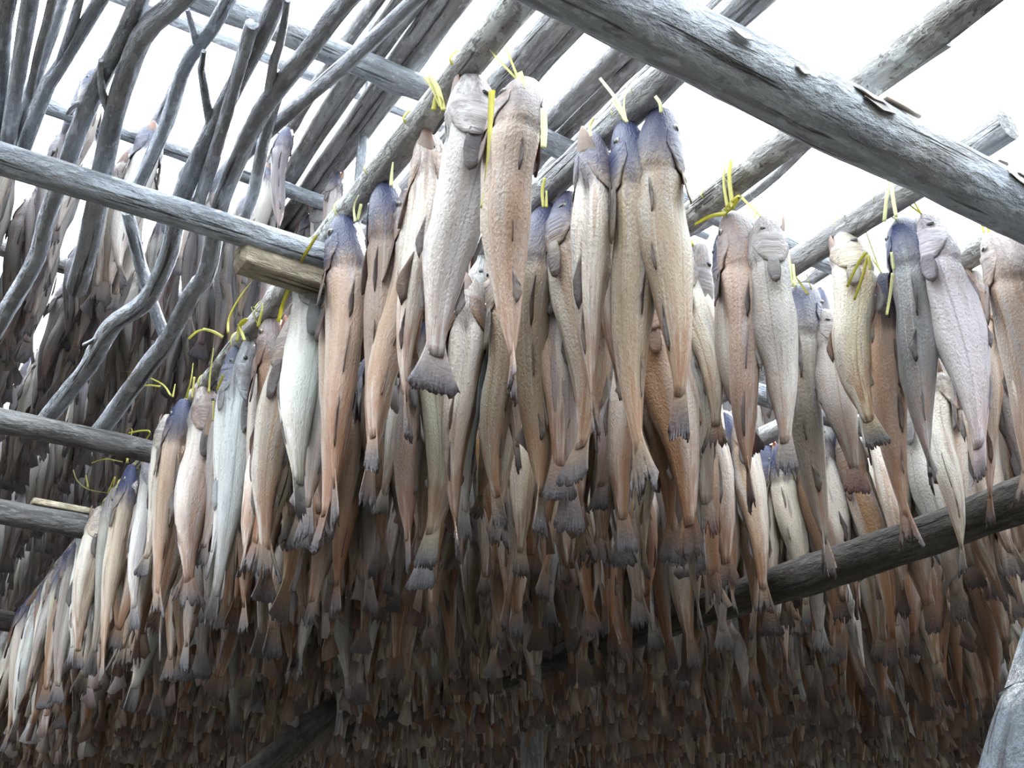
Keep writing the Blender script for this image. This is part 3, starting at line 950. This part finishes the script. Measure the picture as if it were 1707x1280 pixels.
for k, off in enumerate(ROWS):
    front0 = [4.15, 1.66, 1.50, 1.66, 2.00][k] if k < 5 else 1.15
    back0 = [1.45, 1.30, 1.36, 1.75, 1.95][k] if k < 5 else 1.2
    end = 8.4
    st = 0.095 if k < 6 else 0.12
    fill_row(k, off - 0.035, front0, end, st, H)
    fill_row(k, off + 0.040, back0, end, st, H)
    fill_row(k + 70, off + 0.165, 2.35 if k else 2.2, end, 0.085, H)  # in-between fish, added to block light in the channels
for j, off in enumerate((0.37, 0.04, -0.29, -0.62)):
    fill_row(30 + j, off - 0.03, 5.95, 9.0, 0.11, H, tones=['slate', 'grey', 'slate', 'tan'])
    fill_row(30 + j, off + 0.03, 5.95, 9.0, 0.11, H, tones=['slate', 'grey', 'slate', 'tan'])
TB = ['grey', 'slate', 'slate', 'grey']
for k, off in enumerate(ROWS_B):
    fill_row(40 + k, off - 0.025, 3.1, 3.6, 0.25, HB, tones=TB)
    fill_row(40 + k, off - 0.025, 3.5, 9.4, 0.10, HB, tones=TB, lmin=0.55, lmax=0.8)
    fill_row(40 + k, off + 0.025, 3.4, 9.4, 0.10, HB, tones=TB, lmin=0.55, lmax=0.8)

ROWS_U = [1.75 + 0.42 * k for k in range(13)]  # upper tier added over the right rows as an overhead light blocker
for k, off in enumerate(ROWS_U):
    fill_row(55, off, max(1.2, (4.1 - 0.53 * off) / 0.848), 9.0, 0.13, HB, tones=TB, lmin=0.55, lmax=0.8)
    fill_row(55, off + 0.06, max(1.2, (4.15 - 0.53 * off) / 0.848), 9.0, 0.14, HB, tones=TB, lmin=0.55, lmax=0.8)
# fish on the added rack behind the viewer and the added left wing
for k in range(21):
    fill_row(60, -3.0 + 0.5 * k, -5.2, -2.5, 0.16, H, lmin=0.6, lmax=0.9)
    fill_row(60, -3.0 + 0.5 * k, -5.2, -2.9, 0.16, HB, lmin=0.6, lmax=0.9)
for k in range(4):
    fill_row(60, -1.5 - 0.4 * k, -1.2, 7.0, 0.16, H)

# rank by how much of each shows
allV, allT, own = [], [], []
nv = 0
for i, f in enumerate(FISH):
    VV, TT, _ = LOW[f.shape]
    Mx = np.array(f.mat)
    W = VV @ Mx[:3, :3].T + Mx[:3, 3]
    allV.append(W)
    allT.append(TT + nv)
    own += [i] * len(TT)
    nv += len(VV)
AV = np.concatenate(allV)
AT = np.concatenate(allT)
bvh = BVHTree.FromPolygons(AV.tolist(), AT.tolist(), all_triangles=True)
seen = [0] * len(FISH)
for v in range(4, 1280, 7):
    for u in range(4, 1707, 7):
        h = bvh.ray_cast(EYE, ray(u, v).normalized())
        if h[2] is not None:
            seen[own[h[2]]] += 1
for i, f in enumerate(FISH):
    f.seen = seen[i] + (10000 if f.hero else 0)
order = sorted(range(len(FISH)), key=lambda i: -FISH[i].seen)
single = set(i for i in order[:300] if FISH[i].seen > 2)
print('fish', len(FISH), 'single', len(single), 'least', FISH[order[299]].seen, 'visible', sum(1 for q in seen if q > 0))

IDENT = Matrix.Identity(4)
def build_fish(f, label, group, full):
    o = link('dried_fish', None)
    o.empty_display_size = 0.05
    o.matrix_world = f.mat
    tag(o, label, 'fish', group)
    d = PARTS[f.shape]
    names = ('body', 'tail_fin', 'pectoral_fin', 'dorsal_fin', 'anal_fin', 'eye', 'gill_cover', 'lower_jaw') if full else ('body', 'tail_fin', 'pectoral_fin', 'dorsal_fin')
    for nm in names:
        for k_, me in enumerate(d[nm]):
            c = link(nm, me, o)
            c.color = (*f.tint, f.dark)
            if nm == 'eye':
                link('pupil', d['pupil'][k_], c)
    return o

hero_sorted = {}
for f in FISH:
    if f.hero:
        hero_sorted.setdefault(f.row, []).append(f)
for r, fl in hero_sorted.items():
    fl.sort(key=lambda f: pix(f.top)[0])
    for n, f in enumerate(fl):
        note = (' ' + f.note) if f.note else ''
        f.label = f'{WORD[f.tone]} fish{note}, {ORD[n]} from left on {ROWNAME[r]}'
CNT = {}
for i in sorted(single, key=lambda i: pix(FISH[i].top)[0]):
    f = FISH[i]
    if f.hero:
        build_fish(f, f.label, f'fish in view on the {ROWNAME[f.row]}', True)
    else:
        if f.row >= 70:
            nm = f'added pole after the {ORD[f.row - 70]} row'
            grp = f'half-hidden {WORD[f.tone]} fish on the {nm}'
            CNT[grp] = CNT.get(grp, 0) + 1
            lab = f'{ORD[CNT[grp] - 1]} half-hidden {WORD[f.tone]} fish from the left on the {nm}'
        elif f.row >= 55:
            lab, grp = 'dried fish of the added upper tier glimpsed behind the right rows', 'added upper tier fish behind the right rows'
        elif f.row >= 40:
            grp = f'{WORD[f.tone]} fish of the upper left tier'
            CNT[grp] = CNT.get(grp, 0) + 1
            lab = f'{ORD[CNT[grp] - 1]} shaded {WORD[f.tone]} dried fish from the left in the upper tier'
        elif f.row >= 30:
            lab, grp = 'blue-grey dried fish in deep shade at the bottom left', 'fish at the bottom left'
        else:
            nm = ROWNAME[f.row] if f.row < 5 else f'{ORD[f.row]} pole'
            grp = f'half-hidden {WORD[f.tone]} fish on the {nm}'
            CNT[grp] = CNT.get(grp, 0) + 1
            lab = f'{ORD[CNT[grp] - 1]} half-hidden {WORD[f.tone]} dried fish from the left on the {nm}'
        build_fish(f, lab, grp, f.seen > 25)

# the rest: too many to pick apart
sv, st_, sco, stint, srnd = [], [], [], [], []
nv = 0
for i, f in enumerate(FISH):
    if i in single:
        continue
    VV, TT, CC = LOW[f.shape]
    sv.append(allV[i])
    st_.append(TT + nv)
    sco.append(CC)
    stint.append(np.tile(np.array([*f.tint, f.dark]), (len(VV), 1)))
    srnd.append(np.full(len(VV), f.rnd))
    nv += len(VV)
sv, st_ = np.concatenate(sv), np.concatenate(st_)
me = mesh_of('hanging_fish_mass', sv.tolist(), st_.tolist(), M['stuff'],
             {'fish_co': ('FLOAT_VECTOR', np.concatenate(sco)), 'tint': ('FLOAT_COLOR', np.concatenate(stint)), 'rnd': ('FLOAT', np.concatenate(srnd))})
o = link('hanging_fish_mass', me)
tag(o, 'dense mass of dried fish hanging in the dark rows behind and in added unseen racks', 'fish', kind='stuff')

# ================================================================== STRAPS
def ribbon(pts, w, thick=0.0006, seed=0):
    sp = spline([(p, 0) for p in pts], max(6, len(pts) * 5))
    rows = []
    n = len(sp)
    tw = random.Random(seed).uniform(-0.5, 0.5)
    for k in range(n):
        t = (sp[min(k + 1, n - 1)][0] - sp[max(k - 1, 0)][0]).normalized()
        view = (EYE - sp[k][0]).normalized()
        sd = t.cross(view)
        if sd.length < 1e-4:
            sd = Vector((1, 0, 0))
        sd.normalize()
        sd = (sd * math.cos(tw + k * 0.06) + view * math.sin(tw + k * 0.06))
        rows.append([sp[k][0] - sd * w, sp[k][0] + sd * w])
    V, FC = sheet(rows, thick, (EYE - sp[0][0]).normalized())
    return V, FC

TIED = []
def add_loop(V, FC, f):
    off = ROWS[f.row]
    s_ = f.top.dot(D)
    c_ = rack(s_, off, H)
    sgn = 1 if f.top.dot(N) < off else -1
    up = Vector((0, 0, 1))
    r_ = 0.0315
    mouth = f.top + (f.bot - f.top).normalized() * 0.012
    pts = [mouth] + [c_ + N * (-math.cos(a) * r_) + up * (math.sin(a) * r_) for a in (-0.3, 0.4, 1.1, 1.8, 2.5, 3.2)] + [mouth + D * 0.008]
    v, fc = ribbon(pts, 0.0026, seed=int(s_ * 100))
    FC += [tuple(i + len(V) for i in x) for x in fc]
    V += v

def strap(lines, row, label, mat='strap', w=0.0032, fwd=0.03):
    pieces = []
    for li, ln in enumerate(lines):
        pts = [at_off(q[0], q[1], ROWS[row] - 0.035 - fwd - (q[2] if len(q) > 2 else 0)) for q in ln]
        pieces.append(ribbon(pts, w, seed=li + row))
    q = lines[0][0]
    dist = lambda f: math.hypot(pix(f.top)[0] - q[0], pix(f.top)[1] - q[1])
    hs = [f for f in FISH if f.hero and f.row == row and f not in TIED and dist(f) < 48]
    if hs:
        f = min(hs, key=dist)
        TIED.append(f)
        V, FC = [], []
        add_loop(V, FC, f)
        pieces.insert(0, (V, FC))
    o = link('tie_strap', mesh_of('tie_strap', *pieces[0], M[mat]))
    for v, fc in pieces[1:]:
        link('loose_end', mesh_of('loose_end', v, fc, M[mat]), o)
    return tag(o, label, 'strap', 'yellow straps tying the fish')

strap([[(122, 783), (128, 800), (146, 815), (180, 822)], [(143, 792), (147, 812)], [(180, 822), (192, 795), (180, 845)]], 0, 'curling yellow strap at the far left end of the front pole')
strap([[(212, 772), (215, 740), (201, 735), (203, 720), (220, 715), (214, 745), (211, 772)], [(214, 722), (235, 718), (250, 720), (240, 740), (232, 770)], [(152, 772), (175, 765), (205, 770)]], 0, 'looped yellow strap over the dark blue-headed fish at the left')
strap([[(285, 660), (270, 640), (235, 625), (200, 618), (180, 622)], [(268, 644), (240, 643), (210, 655), (186, 668)], [(288, 662), (292, 640)]], 0, 'yellow strap with two long arching ends near the left')
strap([[(310, 664), (318, 635), (322, 605)], [(320, 664), (324, 628)]], 0, 'thin yellow strap straight above the blue-headed tan fish on the left')
strap([[(348, 655), (350, 625), (356, 580)], [(362, 650), (372, 625)], [(356, 668), (355, 702)]], 0, 'yellow strap beside the broad fish with the reddish mouth')
strap([[(314, 565), (330, 552), (350, 550), (372, 560)], [(338, 548), (356, 553), (372, 562)], [(380, 556), (382, 530), (400, 495), (428, 458)], [(395, 570), (400, 540), (412, 532), (400, 545)], [(408, 568), (398, 540)]], 0, 'bright yellow bundle of strap ends sticking up from the front pole', w=0.004)
strap([[(430, 545), (436, 520), (438, 505)], [(464, 537), (474, 500), (500, 440), (528, 392)], [(500, 432), (480, 455), (472, 480)], [(466, 422), (476, 450), (478, 470)]], 0, 'long yellow-green strap hanging off the plank end', w=0.0045)
strap([[(592, 370), (590, 345), (598, 325)], [(596, 368), (602, 340)]], 0, 'pale green strap on the big dark blue-headed fish', 'strap_pale')
strap([[(652, 310), (653, 290), (655, 270)]], 0, 'pale strap straight above the smooth rounded blue head', 'strap_pale', w=0.004)
strap([[(708, 128), (722, 148), (734, 180)], [(716, 126), (730, 150), (740, 185)], [(722, 185), (728, 160), (738, 165), (734, 190)]], 0, 'bright yellow strap knot sticking out left of the topmost fish', w=0.005)
strap([[(820, 150), (818, 190), (814, 250), (808, 300), (802, 347)]], 0, 'flat yellow strap dangling over the large silvery fish', w=0.0055, fwd=0.06)
strap([[(866, 120), (872, 135), (876, 148)], [(906, 180), (907, 215), (906, 246)]], 0, 'short white strap in the glowing mouth of the topmost fish', 'strap_pale', w=0.0045, fwd=0.05)
strap([[(680, 395), (676, 430), (682, 462)], [(688, 470), (680, 420), (676, 380)]], 0, 'yellow strap showing between the rounded blue head and the open-bellied fish', fwd=-0.06)
strap([[(543, 718), (532, 728), (526, 750), (520, 778)], [(540, 722), (536, 745)]], 1, 'yellow strap end low between the fish of the front row', fwd=0.0)
strap([[(1042, 204), (1030, 170), (1000, 130)], [(1044, 204), (1040, 175), (1045, 142)], [(1046, 204), (1030, 180), (1020, 165)]], 1, 'pale green strap forked like a V above the long dark-headed fish', 'strap_pale')
strap([[(906, 346), (904, 320), (908, 296)], [(911, 346), (911, 318)]], 1, 'short yellow strap above the blue-brown head on the second pole', w=0.0035)
strap([[(985, 228), (983, 210), (990, 196)]], 1, 'pale strap above the blue-black head on the second pole', 'strap_pale')
strap([[(1102, 188), (1100, 172), (1092, 160)]], 1, 'pale strap above the highest head at the right end of the second pole', 'strap_pale')
strap([[(1214, 352), (1206, 300), (1212, 268)], [(1222, 350), (1216, 300), (1218, 266)], [(1208, 352), (1222, 335), (1232, 328), (1222, 345), (1210, 356)], [(1212, 356), (1185, 360), (1158, 374)]], 2, 'yellow strap tied in a big knot above the rosy fish', w=0.0045)
strap([[(1258, 364), (1260, 345), (1256, 330)]], 2, 'short pale strap right of the big knot', 'strap_pale')
strap([[(1320, 478), (1318, 450), (1314, 420)], [(1326, 478), (1322, 440)]], 3, 'pale green strap above the broad dark-backed fish', 'strap_pale')
strap([[(1444, 420), (1430, 440), (1412, 478)], [(1446, 425), (1438, 460), (1424, 500)], [(1448, 424), (1450, 450)]], 3, 'yellow strap hanging in two strands over the broad beige fish', fwd=0.07)
strap([[(1474, 370), (1478, 330), (1482, 292)], [(1494, 362), (1488, 325), (1486, 290)]], 3, 'pale strap hanging from under the big beam', 'strap_pale', w=0.004)
strap([[(1488, 455), (1484, 490), (1478, 525)], [(1490, 450), (1486, 420)]], 3, 'thin pale strap across the dark-snouted fish', 'strap_pale', fwd=0.06)
strap([[(1640, 388), (1636, 362), (1640, 345)], [(1648, 388), (1644, 360)], [(1650, 386), (1668, 376), (1672, 368)]], 4, 'yellow strap above the broad beige fish at the right edge')
strap([[(2, 1008), (8, 970), (14, 935)], [(0, 960), (10, 945)], [(-4, 1010), (20, 1008), (36, 1010)], [(0, 1035), (14, 1045)]], 0, 'yellow strap ends at the left edge above the low dark beam', fwd=-0.5)
strap([[(78, 1010), (90, 990), (98, 965), (112, 962)], [(66, 1014), (76, 1000), (82, 985)], [(92, 1010), (96, 985), (108, 975)], [(78, 964), (96, 966)]], 0, 'bunch of yellow strap ends beside the low dark beam', fwd=-0.3)

for r, fl in hero_sorted.items():
    for n, f in enumerate(fl):
        if f not in TIED:
            V, FC = [], []
            add_loop(V, FC, f)
            o = link('tie_strap', mesh_of('tie_strap', V, FC, M['strap']))
            tag(o, f'plain strap loop holding the {ORD[n]} fish from the left on the {ROWNAME[r]}', 'strap', 'yellow straps tying the fish')
